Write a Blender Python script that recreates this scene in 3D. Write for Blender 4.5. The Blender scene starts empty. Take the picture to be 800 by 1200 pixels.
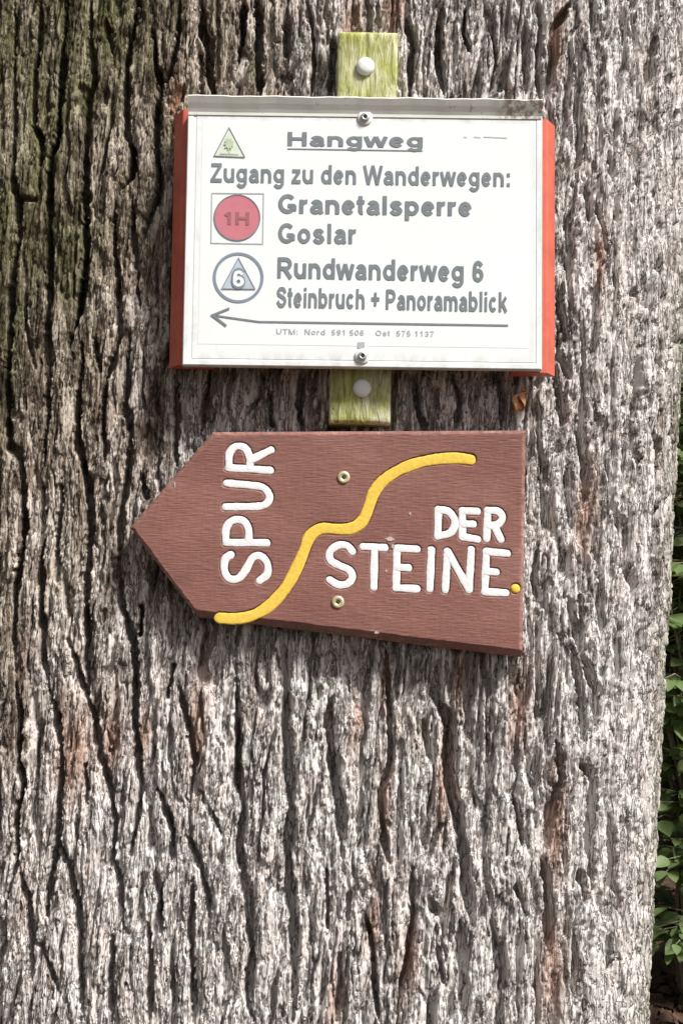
import bpy, bmesh, math, random
import numpy as np
from mathutils import Vector, Matrix

R = math.radians
random.seed(7)
scene = bpy.context.scene
col = scene.collection

# ------------------------------------------------------------------ camera
CAM_D, CAM_Z = 1.5, 1.7
cam_data = bpy.data.cameras.new('camera')
cam = bpy.data.objects.new('camera', cam_data)
col.objects.link(cam)
cam.location = (0, -CAM_D, CAM_Z)
cam.rotation_euler = (R(90), 0, 0)
cam_data.sensor_fit = 'VERTICAL'
cam_data.sensor_height = 36.0
cam_data.sensor_width = 24.0
cam_data.lens = 45.0
cam_data.clip_start = 0.05
cam_data.clip_end = 400
scene.camera = cam

# ------------------------------------------------------------------ sky, sun, exposure
SUN_AZ, SUN_EL = 52, 50            # degrees to the right of straight behind the camera, and up
sv = Vector((math.sin(R(SUN_AZ)) * math.cos(R(SUN_EL)), -math.cos(R(SUN_AZ)) * math.cos(R(SUN_EL)), math.sin(R(SUN_EL))))
world = bpy.data.worlds.new('World')
scene.world = world
world.use_nodes = True
wn, wl = world.node_tree.nodes, world.node_tree.links
bg = wn['Background']
sky = wn.new('ShaderNodeTexSky')
sky.sky_type = 'NISHITA'
sky.sun_disc = False
sky.sun_elevation = R(SUN_EL)
sky.sun_rotation = math.atan2(sv.x, sv.y)
sky.dust_density = 3.0
hs = wn.new('ShaderNodeHueSaturation')       # thin overcast: the blue is washed out
hs.inputs['Saturation'].default_value = 0.22
wl.new(sky.outputs[0], hs.inputs['Color'])
wl.new(hs.outputs[0], bg.inputs['Color'])
bg.inputs['Strength'].default_value = 0.06
sun_data = bpy.data.lights.new('sun', 'SUN')
sun_data.energy = 3.8
sun_data.angle = R(13)
sun_data.color = (1.0, 0.965, 0.92)
sun = bpy.data.objects.new('sun', sun_data)
col.objects.link(sun)
sun.location = (3, -4, 6)
sun.rotation_euler = (-sv).to_track_quat('-Z', 'Y').to_euler()
scene.view_settings.view_transform = 'Standard'
scene.view_settings.look = 'None'
scene.view_settings.gamma = 1
scene.view_settings.use_curve_mapping = False
scene.view_settings.exposure = 0.70
scene.render.engine = 'CYCLES'
scene.cycles.use_denoising = True
scene.cycles.max_bounces = 6

# ------------------------------------------------------------------ helpers
def tag(o, label=None, cat=None, group=None, kind=None):
    if label: o['label'] = label
    if cat: o['category'] = cat
    if group: o['group'] = group
    if kind: o['kind'] = kind
    return o

def link(name, me, mat=None, parent=None, loc=None):
    o = bpy.data.objects.new(name, me)
    col.objects.link(o)
    if mat is not None and me is not None and not me.materials:
        me.materials.append(mat)
    if parent is not None: o.parent = parent
    if loc is not None: o.location = loc
    return o

def empty(name, mw):
    o = bpy.data.objects.new(name, None)
    o.empty_display_size = 0.05
    col.objects.link(o)
    o.matrix_world = mw
    return o

def mesh(name, verts, faces, smooth=False):
    me = bpy.data.meshes.new(name)
    me.from_pydata([tuple(v) for v in verts], [], faces)
    if smooth:
        me.polygons.foreach_set('use_smooth', [True] * len(me.polygons))
    me.update()
    return me

def np_mesh(name, V, Q, smooth=True):
    """quads from numpy arrays"""
    me = bpy.data.meshes.new(name)
    me.vertices.add(len(V)); me.vertices.foreach_set('co', np.ascontiguousarray(V, dtype=np.float32).ravel())
    n = len(Q)
    me.loops.add(n * 4); me.loops.foreach_set('vertex_index', np.ascontiguousarray(Q, dtype=np.int32).ravel())
    me.polygons.add(n)
    me.polygons.foreach_set('loop_start', np.arange(0, n * 4, 4, dtype=np.int32))
    me.polygons.foreach_set('loop_total', np.full(n, 4, dtype=np.int32))
    if smooth: me.polygons.foreach_set('use_smooth', np.ones(n, dtype=bool))
    me.update(calc_edges=True)
    return me

def grid_quads(nr, nc, wrap=False):
    r = np.arange(nr - 1)[:, None]; c = np.arange(nc if wrap else nc - 1)[None, :]
    a = r * nc + c; b = r * nc + (c + 1) % nc
    return np.stack([a, b, b + nc, a + nc], -1).reshape(-1, 4)

def bevel_box(name, x0, x1, y0, y1, z0, z1, bev, seg=2, wob=0.0):
    bm = bmesh.new()
    bmesh.ops.create_cube(bm, size=1)
    for v in bm.verts:
        v.co = ((x0 + x1) / 2 + v.co.x * (x1 - x0), (y0 + y1) / 2 + v.co.y * (y1 - y0), (z0 + z1) / 2 + v.co.z * (z1 - z0))
    if bev: bmesh.ops.bevel(bm, geom=bm.edges[:], offset=bev, segments=seg, affect='EDGES', profile=0.6)
    if wob:
        rnd = random.Random(3)
        for v in bm.verts: v.co += Vector((rnd.uniform(-wob, wob), rnd.uniform(-wob, wob), 0))
    me = bpy.data.meshes.new(name); bm.to_mesh(me); bm.free()
    return me

def lathe(name, prof, n=28, smooth=True):
    """prof: list of (r, z), closed at the ends when r is 0"""
    V, F, rings = [], [], []
    for r, z in prof:
        if r < 1e-9:
            rings.append([len(V)]); V.append((0, 0, z))
        else:
            rings.append(list(range(len(V), len(V) + n)))
            for k in range(n):
                a = 2 * math.pi * k / n
                V.append((r * math.cos(a), r * math.sin(a), z))
    for A, B in zip(rings, rings[1:]):
        for k in range(n):
            k2 = (k + 1) % n
            if len(A) == 1: F.append((A[0], B[k], B[k2]))
            elif len(B) == 1: F.append((A[k], B[0], A[k2]))
            else: F.append((A[k], B[k], B[k2], A[k2]))
    me = mesh(name, V, F, smooth)
    bm = bmesh.new(); bm.from_mesh(me); bmesh.ops.recalc_face_normals(bm, faces=bm.faces[:]); bm.to_mesh(me); bm.free()
    return me

def tube(name, pts, radii, n=6):
    V, F = [], []
    for i, p in enumerate(pts):
        p = Vector(p)
        t = (Vector(pts[min(i + 1, len(pts) - 1)]) - Vector(pts[max(i - 1, 0)])).normalized()
        u = t.cross(Vector((0.31, 0.9, 0.17))).normalized(); w = t.cross(u)
        for k in range(n):
            a = 2 * math.pi * k / n
            V.append(p + (u * math.cos(a) + w * math.sin(a)) * radii[i])
    for i in range(len(pts) - 1):
        for k in range(n):
            F.append((i * n + k, i * n + (k + 1) % n, (i + 1) * n + (k + 1) % n, (i + 1) * n + k))
    F.append(tuple(range(n - 1, -1, -1))); F.append(tuple(range((len(pts) - 1) * n, len(pts) * n)))
    return V, F

def catmull(pts, step=1.0):
    P = [np.array(p, float) for p in pts]
    P = [2 * P[0] - P[1]] + P + [2 * P[-1] - P[-2]]
    out = []
    for i in range(1, len(P) - 2):
        n = max(2, int(np.linalg.norm(P[i + 1] - P[i]) / step))
        for k in range(n):
            t = k / n
            out.append(0.5 * ((2 * P[i]) + (-P[i - 1] + P[i + 1]) * t + (2 * P[i - 1] - 5 * P[i] + 4 * P[i + 1] - P[i + 2]) * t * t
                              + (-P[i - 1] + 3 * P[i] - 3 * P[i + 1] + P[i + 2]) * t ** 3))
    out.append(P[-2])
    return out

# numpy noise
def h2(ix, iy, seed):
    n = (ix.astype(np.int64) * 374761393 + iy.astype(np.int64) * 668265263 + seed * 1442695041) & 0xFFFFFFFF
    n = ((n ^ (n >> 13)) * 1274126177) & 0xFFFFFFFF
    n = ((n ^ (n >> 16)) * 2246822519) & 0xFFFFFFFF
    return ((n ^ (n >> 15)) & 0xFFFFFF).astype(np.float32) / np.float32(0xFFFFFF)

def perlin(x, y, seed=0):
    x0 = np.floor(x); y0 = np.floor(y); fx = x - x0; fy = y - y0
    ix = x0.astype(np.int32); iy = y0.astype(np.int32)
    u = fx * fx * fx * (fx * (fx * 6 - 15) + 10); v = fy * fy * fy * (fy * (fy * 6 - 15) + 10)
    def g(dx, dy):
        a = h2(ix + dx, iy + dy, seed) * np.float32(2 * math.pi)
        return np.cos(a) * (fx - dx) + np.sin(a) * (fy - dy)
    a = g(0, 0); b = g(1, 0); c = g(0, 1); d = g(1, 1)
    return ((a + (b - a) * u) + ((c + (d - c) * u) - (a + (b - a) * u)) * v) * 1.5

def fbm(x, y, seed=0, oc=3, gain=0.5):
    s = 0; a = 1.0
    for k in range(oc):
        s = s + a * perlin(x * 2 ** k, y * 2 ** k, seed + 17 * k); a *= gain
    return s

def voronoi(x, y, seed, jit=0.9):
    ix = np.floor(x).astype(np.int32); iy = np.floor(y).astype(np.int32)
    F1 = np.full(x.shape, 9.0, np.float32); F2 = np.full(x.shape, 9.0, np.float32); cid = np.zeros(x.shape, np.float32)
    for dy in (-1, 0, 1):
        for dx in (-1, 0, 1):
            cx = ix + dx; cy = iy + dy
            px = cx + 0.5 + (h2(cx, cy, seed) - 0.5) * jit; py = cy + 0.5 + (h2(cx, cy, seed + 5) - 0.5) * jit
            d = np.hypot(px - x, py - y).astype(np.float32)
            new = d < F1
            F2 = np.where(new, F1, np.minimum(F2, d))
            cid = np.where(new, h2(cx, cy, seed + 9), cid)
            F1 = np.where(new, d, F1)
    return F1, F2, cid

def sstep(a, b, x):
    t = np.clip((x - a) / (b - a), 0, 1)
    return t * t * (3 - 2 * t)

# node helpers
class NT:
    def __init__(self, name, rough=0.8, spec=0.3):
        self.m = bpy.data.materials.new(name); self.m.use_nodes = True
        self.n = self.m.node_tree.nodes; self.l = self.m.node_tree.links
        self.b = self.n['Principled BSDF']
        self.b.inputs['Roughness'].default_value = rough
        self.b.inputs['Specular IOR Level'].default_value = spec
    def set(self, sock, v):
        if isinstance(v, bpy.types.NodeSocket): self.l.new(v, sock)
        else: sock.default_value = v
    def coords(self, scale=(1, 1, 1), which='Object'):
        t = self.n.new('ShaderNodeTexCoord'); mp = self.n.new('ShaderNodeMapping')
        mp.inputs['Scale'].default_value = scale
        self.l.new(t.outputs[which], mp.inputs['Vector']); return mp.outputs[0]
    def noise(self, vec, scale, detail=4, rough=0.55, dist=0.0):
        t = self.n.new('ShaderNodeTexNoise'); self.l.new(vec, t.inputs['Vector'])
        t.inputs['Scale'].default_value = scale; t.inputs['Detail'].default_value = detail
        t.inputs['Roughness'].default_value = rough; t.inputs['Distortion'].default_value = dist
        return t.outputs['Fac']
    def ramp(self, fac, stops):
        r = self.n.new('ShaderNodeValToRGB'); self.l.new(fac, r.inputs[0])
        e = r.color_ramp.elements
        while len(e) < len(stops): e.new(0.5)
        for el, (p, c) in zip(e, stops):
            el.position = p; el.color = (c, c, c, 1) if isinstance(c, (int, float)) else (*c, 1)
        return r.outputs[0]
    def mix(self, fac, a, b, mode='MIX'):
        m = self.n.new('ShaderNodeMix'); m.data_type = 'RGBA'; m.blend_type = mode
        self.set(m.inputs[0], fac)
        for s, v in ((m.inputs[6], a), (m.inputs[7], b)):
            self.set(s, (*v, 1) if isinstance(v, tuple) and len(v) == 3 else v)
        return m.outputs[2]
    def math(self, op, a, b=0.0):
        m = self.n.new('ShaderNodeMath'); m.operation = op
        self.set(m.inputs[0], a); self.set(m.inputs[1], b); return m.outputs[0]
    def attr(self, name):
        a = self.n.new('ShaderNodeAttribute'); a.attribute_name = name; return a.outputs['Fac']
    def sep(self, vec):
        s = self.n.new('ShaderNodeSeparateXYZ'); self.l.new(vec, s.inputs[0]); return s.outputs
    def bump(self, h, dist, strength=1.0):
        b = self.n.new('ShaderNodeBump'); b.inputs['Distance'].default_value = dist; b.inputs['Strength'].default_value = strength
        self.l.new(h, b.inputs['Height']); self.l.new(b.outputs[0], self.b.inputs['Normal'])
    def base(self, c):
        self.set(self.b.inputs['Base Color'], (*c, 1) if isinstance(c, tuple) and len(c) == 3 else c); return self

# ------------------------------------------------------------------ materials
def mat_bark():
    t = NT('bark', 0.92, 0.12)
    c = t.coords((1, 1, 0.15)); cf = t.coords((1, 1, 0.095)); cl = t.coords((1, 1, 0.09)); co = t.coords()
    tone = t.attr('tone'); algae = t.attr('algae'); stain = t.attr('stain'); pale = t.attr('pale'); brown = t.attr('brown')
    n1 = t.noise(c, 62, 5, 0.65, 0.4)
    n2 = t.noise(cf, 260, 4, 0.7, 0.8)
    n3 = t.noise(cl, 30, 4, 0.6, 0.3)                      # whole plates paler or browner
    f = t.math('ADD', t.math('MULTIPLY', n1, 0.6), t.math('MULTIPLY', n2, 0.7))
    f = t.math('SUBTRACT', f, 0.085)
    f = t.math('ADD', f, t.math('MULTIPLY', t.math('SUBTRACT', tone, 0.5), 0.30))
    f = t.math('ADD', f, t.math('MULTIPLY', t.math('SUBTRACT', n3, 0.5), 0.55))
    f = t.math('SUBTRACT', f, t.math('MULTIPLY', brown, 0.10))
    f = t.math('ADD', f, t.math('MULTIPLY', pale, 0.12))
    base = t.ramp(f, [(0.28, (0.080, 0.060, 0.050)), (0.39, (0.24, 0.20, 0.175)), (0.48, (0.44, 0.395, 0.365)), (0.61, (0.71, 0.665, 0.64))])
    base = t.mix(t.math('MULTIPLY', brown, 0.55), base, t.mix(1.0, base, (0.80, 0.68, 0.54), 'MULTIPLY'))
    # hair-fine weathering checks, brown with old dust
    h1 = t.ramp(t.math('ABSOLUTE', t.math('SUBTRACT', t.noise(c, 64, 4, 0.62, 0.7), 0.5)), [(0.006, 1.0), (0.022, 0.0)])
    h2_ = t.ramp(t.math('ABSOLUTE', t.math('SUBTRACT', t.noise(cf, 105, 3, 0.55, 0.6), 0.47)), [(0.006, 1.0), (0.028, 0.0)])
    hair = t.math('MAXIMUM', h1, t.math('MULTIPLY', h2_, 0.8))
    base = t.mix(t.math('MULTIPLY', hair, 0.8), base, (0.060, 0.044, 0.035))
    pk = t.noise(co, 17, 4, 0.6)
    base = t.mix(t.ramp(pk, [(0.52, 0.0), (0.74, 0.30)]), base, (0.46, 0.32, 0.25))
    ag = t.math('MULTIPLY', algae, t.ramp(t.noise(c, 45, 4, 0.65), [(0.3, 0.30), (0.62, 1.0)]))
    base = t.mix(ag, base, t.mix(1.0, t.mix(n1, (0.060, 0.058, 0.022), (0.20, 0.19, 0.085)), t.ramp(f, [(0.3, 0.3), (0.6, 1.25)]), 'MULTIPLY'))
    st = t.math('MULTIPLY', stain, t.ramp(n2, [(0.35, 0.35), (0.6, 0.95)]))
    base = t.mix(st, base, (0.38, 0.19, 0.115))
    t.base(base)
    hgt = t.math('SUBTRACT', t.math('MULTIPLY', n2, 0.6), t.math('MULTIPLY', hair, 0.5))
    t.bump(hgt, 0.0042, 1.0)
    return t.m

def mat_plain(name, c, rough=0.6, spec=0.3, var=0.12, scale=60, metal=0.0, bump=0.0):
    t = NT(name, rough, spec)
    n = t.noise(t.coords(), scale, 4, 0.6)
    lo = tuple(x * (1 - var) for x in c); hi = tuple(min(1, x * (1 + var)) for x in c)
    t.base(t.ramp(n, [(0.3, lo), (0.7, hi)]))
    t.b.inputs['Metallic'].default_value = metal
    if bump: t.bump(n, bump)
    return t.m

def mat_plate():
    t = NT('white_enamel', 0.35, 0.4)
    co = t.coords()
    n = t.noise(co, 9, 5, 0.6)
    base = t.ramp(n, [(0.35, (0.77, 0.79, 0.79)), (0.65, (0.82, 0.84, 0.845))])
    d = t.noise(t.coords((1, 0.25, 1)), 55, 5, 0.7, 0.5)
    base = t.mix(t.ramp(d, [(0.62, 0.0), (0.8, 0.35)]), base, (0.42, 0.42, 0.36))
    g = t.sep(t.coords((1, 1, 1), 'Generated'))            # grime creeping in from the rim
    ex = t.math('MINIMUM', g[0], t.math('SUBTRACT', 1.0, g[0])); ey = t.math('MULTIPLY', t.math('MINIMUM', g[1], t.math('SUBTRACT', 1.0, g[1])), 0.72)
    e = t.ramp(t.math('MINIMUM', ex, ey), [(0.0, 1.0), (0.028, 0.0)])
    dn = t.ramp(t.noise(t.coords((1, 0.5, 1)), 38, 5, 0.7, 0.6), [(0.46, 0.0), (0.70, 0.6)])
    base = t.mix(t.math('MULTIPLY', e, dn), base, (0.42, 0.43, 0.39))
    t.base(base); return t.m

def mat_lip():
    t = NT('weathered_rain_lip', 0.5, 0.3)
    co = t.coords()
    base = t.ramp(t.noise(t.coords((0.15, 1, 1)), 60, 4, 0.6), [(0.3, (0.68, 0.68, 0.62)), (0.65, (0.82, 0.82, 0.77))])
    sp = t.noise(co, 75, 3, 0.6)
    base = t.mix(t.ramp(sp, [(0.64, 0.0), (0.74, 0.75)]), base, (0.17, 0.14, 0.10))
    x = t.sep(co)[0]
    r = t.math('MULTIPLY', t.ramp(x, [(0.155, 0.0), (0.175, 1.0)]), t.ramp(t.noise(co, 130, 4, 0.7), [(0.42, 0.0), (0.58, 0.85)]))
    base = t.mix(r, base, (0.20, 0.13, 0.08))
    t.base(base); return t.m

def mat_batten():
    t = NT('mossy_batten_wood', 0.85, 0.2)
    c = t.coords((1, 0.16, 1)); co = t.coords()
    g = t.noise(c, 150, 5, 0.65, 0.8)
    wood = t.ramp(g, [(0.30, (0.15, 0.14, 0.06)), (0.44, (0.50, 0.48, 0.29)), (0.60, (0.76, 0.74, 0.55))])
    m = t.noise(co, 28, 4, 0.6)
    moss = t.ramp(g, [(0.32, (0.13, 0.15, 0.02)), (0.62, (0.50, 0.51, 0.13))])
    wood = t.mix(t.ramp(m, [(0.38, 0.12), (0.62, 0.9)]), wood, moss)
    t.base(wood); t.bump(g, 0.004, 0.9); return t.m

def mat_board():
    t = NT('brown_stained_wood', 0.55, 0.3)
    g = t.noise(t.coords((0.10, 1, 1)), 330, 5, 0.65, 0.35)
    v = t.noise(t.coords((1, 0.2, 1)), 260, 3, 0.6)
    b = t.noise(t.coords((0.45, 1, 1)), 14, 4, 0.6)
    f = t.math('ADD', t.math('MULTIPLY', g, 0.22), t.math('ADD', t.math('MULTIPLY', v, 0.20), t.math('MULTIPLY', b, 0.58)))
    base = t.ramp(f, [(0.30, (0.165, 0.070, 0.055)), (0.50, (0.238, 0.108, 0.088)), (0.70, (0.31, 0.155, 0.13))])
    sp = t.noise(t.coords((0.6, 1, 1)), 120, 3, 0.5)
    base = t.mix(t.ramp(sp, [(0.70, 0.0), (0.78, 0.5)]), base, (0.09, 0.035, 0.025))
    wear = t.attr('wear')
    base = t.mix(t.math('MULTIPLY', wear, t.ramp(t.noise(t.coords(), 140, 4, 0.7), [(0.42, 0.0), (0.62, 0.8)])), base, (0.45, 0.30, 0.24))
    t.base(base); t.bump(t.math('ADD', g, v), 0.0004, 0.5); return t.m

def mat_leaf(name, lo, hi):
    t = NT(name, 0.5, 0.35)
    oi = t.n.new('ShaderNodeObjectInfo')
    n = t.noise(t.coords(), 30, 3, 0.6)
    f = t.math('ADD', t.math('MULTIPLY', oi.outputs['Random'], 0.6), t.math('MULTIPLY', n, 0.5))
    t.base(t.ramp(f, [(0.2, lo), (0.9, hi)]))
    t.b.inputs['Subsurface Weight'].default_value = 0.0
    tr = t.n.new('ShaderNodeBsdfTranslucent'); tr.inputs['Color'].default_value = (hi[0] * 1.1, hi[1] * 1.3, hi[2] * 0.6, 1)
    mx = t.n.new('ShaderNodeMixShader'); mx.inputs[0].default_value = 0.25
    t.l.new(t.b.outputs[0], mx.inputs[1]); t.l.new(tr.outputs[0], mx.inputs[2])
    t.l.new(mx.outputs[0], t.n['Material Output'].inputs['Surface'])
    return t.m

M = dict(
    bark=mat_bark(), plate=mat_plate(), lip=mat_lip(), batten=mat_batten(), board=mat_board(),
    paper=mat_plain('laminated_paper', (0.79, 0.815, 0.825), 0.3, 0.4, 0.02, 8),
    red=mat_plain('red_paint', (0.56, 0.125, 0.080), 0.5, 0.3, 0.16, 35),
    ink=mat_plain('grey_ink', (0.19, 0.215, 0.23), 0.6, 0.2, 0.10, 90),
    ink_pale=mat_plain('pale_grey_ink', (0.40, 0.43, 0.45), 0.6, 0.2, 0.10, 90),
    ink_blue=mat_plain('faded_blue_ink', (0.46, 0.52, 0.58), 0.6, 0.2, 0.06, 90),
    ink_blue_dark=mat_plain('faded_blue_outline', (0.22, 0.265, 0.31), 0.6, 0.2, 0.06, 90),
    ink_red=mat_plain('faded_red_ink', (0.55, 0.19, 0.225), 0.6, 0.2, 0.05, 50),
    ink_redgrey=mat_plain('smudged_ink', (0.33, 0.13, 0.15), 0.6, 0.2, 0.10, 90),
    ink_green=mat_plain('faded_green_ink', (0.42, 0.52, 0.38), 0.6, 0.2, 0.15, 90),
    ink_green_pale=mat_plain('pale_green_ink', (0.66, 0.72, 0.60), 0.6, 0.2, 0.10, 120),
    white=mat_plain('white_letter_paint', (0.80, 0.80, 0.80), 0.6, 0.25, 0.08, 200, bump=0.0004),
    yellow=mat_plain('yellow_paint', (0.78, 0.54, 0.085), 0.6, 0.25, 0.12, 200, bump=0.0004),
    steel=mat_plain('galvanised_steel', (0.52, 0.52, 0.50), 0.42, 0.5, 0.2, 200, 0.7),
    dark=mat_plain('recess_shade', (0.05, 0.048, 0.045), 0.6, 0.3, 0.2, 200, 0.3),  # near-black colour stands in for shade inside the screw recesses
    brass=mat_plain('yellow_zinc', (0.62, 0.54, 0.33), 0.4, 0.5, 0.15, 200, 0.45),
    smear=mat_plain('thin_white_smear', (0.50, 0.40, 0.37), 0.7, 0.2, 0.25, 300),
    nail=mat_plain('white_nail_cap', (0.80, 0.80, 0.78), 0.35, 0.4, 0.05, 120),
    twig=mat_plain('twig_bark', (0.22, 0.18, 0.13), 0.85, 0.2, 0.3, 70),
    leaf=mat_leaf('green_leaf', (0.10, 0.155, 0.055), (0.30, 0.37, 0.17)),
    leaf_shade=mat_leaf('shaded_green_leaf', (0.018, 0.035, 0.012), (0.055, 0.085, 0.030)),  # leaf green darkened to carry the shade inside the far wood
    dry=mat_plain('dry_orange_leaf', (0.60, 0.31, 0.15), 0.8, 0.2, 0.35, 160),
)

# ------------------------------------------------------------------ ground
def mat_ground():
    t = NT('forest_floor', 0.95, 0.1)
    co = t.coords()
    n = t.noise(co, 14, 6, 0.7)
    base = t.ramp(n, [(0.3, (0.028, 0.019, 0.013)), (0.5, (0.075, 0.05, 0.034)), (0.7, (0.14, 0.095, 0.065))])
    g = t.noise(co, 0.9, 4, 0.6)
    base = t.mix(t.ramp(g, [(0.5, 0.0), (0.7, 0.5)]), base, (0.05, 0.065, 0.02))
    t.base(base); t.bump(n, 0.05, 0.8); return t.m
gx = np.concatenate([np.linspace(-60, -6, 12), np.linspace(-5, 5, 61), np.linspace(6, 60, 12)])
GX, GY = np.meshgrid(gx, gx)
def ground_z(x, y):
    return perlin(np.asarray(x, np.float64) * 0.55, np.asarray(y, np.float64) * 0.55, 3) * 0.05
GZ = ground_z(GX, GY)
tag(link('ground', np_mesh('ground', np.stack([GX, GY, GZ], -1).reshape(-1, 3), grid_quads(85, 85)), mat_ground()), kind='structure')

# ------------------------------------------------------------------ tree trunk
TR, SEC_N, SEC_A = 0.60, 6.0, 0.585                # the old trunk is broad-faced: half depth, squareness, half width
LEAN_R, LEAN_B = 0.079, 0.07
AX0 = np.array([-0.121, 0.062 + TR, 1.7])          # the axis at eye height
def axis(z):
    return AX0[0] + LEAN_R * (z - 1.7), AX0[1] + LEAN_B * (z - 1.7)
def girth(z):
    return (1 - 0.012 * (z - 1.7)) + 0.36 * np.exp(-np.maximum(z, 0) / 0.16)
# cross-section as a closed curve, angle 0 facing the path: points, outward normals, arc length in mm
_t = np.linspace(-math.pi, math.pi, 7201)
_rho = (np.abs(np.sin(_t) / SEC_A) ** SEC_N + np.abs(np.cos(_t) / TR) ** SEC_N) ** (-1 / SEC_N)
_rho = _rho * (1 + 0.006 * np.sin(5 * _t + 2.2) * (1 - np.exp(-(_t / 0.7) ** 2)))
SEC_X, SEC_Y = _rho * np.sin(_t), -_rho * np.cos(_t)
_ds = np.hypot(np.diff(SEC_X), np.diff(SEC_Y))
SEC_S = np.concatenate([[0], np.cumsum(_ds)]); SEC_S = (SEC_S - SEC_S[3600]) * 1000
_gx, _gy = np.gradient(SEC_X), np.gradient(SEC_Y)
_gl = np.hypot(_gx, _gy); SEC_NX, SEC_NY = _gy / _gl, -_gx / _gl
S_MAX = SEC_S[-1]
def sec(S_mm):
    return [np.interp(S_mm, SEC_S, q) for q in (SEC_X, SEC_Y, SEC_NX, SEC_NY)]
def px_to_trunk(px, py):
    """where the sight line of a spot of the photograph meets the bare trunk: arc position and height in mm"""
    dx, dz = (px - 400) / 1500.0, (600 - py) / 1500.0
    t = np.linspace(1.3, 2.2, 1801)
    z = CAM_Z + t * dz
    ax, ay = axis(z); g = girth(z)
    x = (t * dx - ax) / g; y = (-CAM_D + t - ay) / g
    f = (np.abs(x / SEC_A) ** SEC_N + np.abs(y / TR) ** SEC_N)
    hit = np.where(f <= 1)[0]
    i = hit[0] if len(hit) else int(np.argmin(f))
    th = math.atan2(x[i], -y[i])
    return float(np.interp(th, _t, SEC_S)), float(z[i] * 1000)

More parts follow.
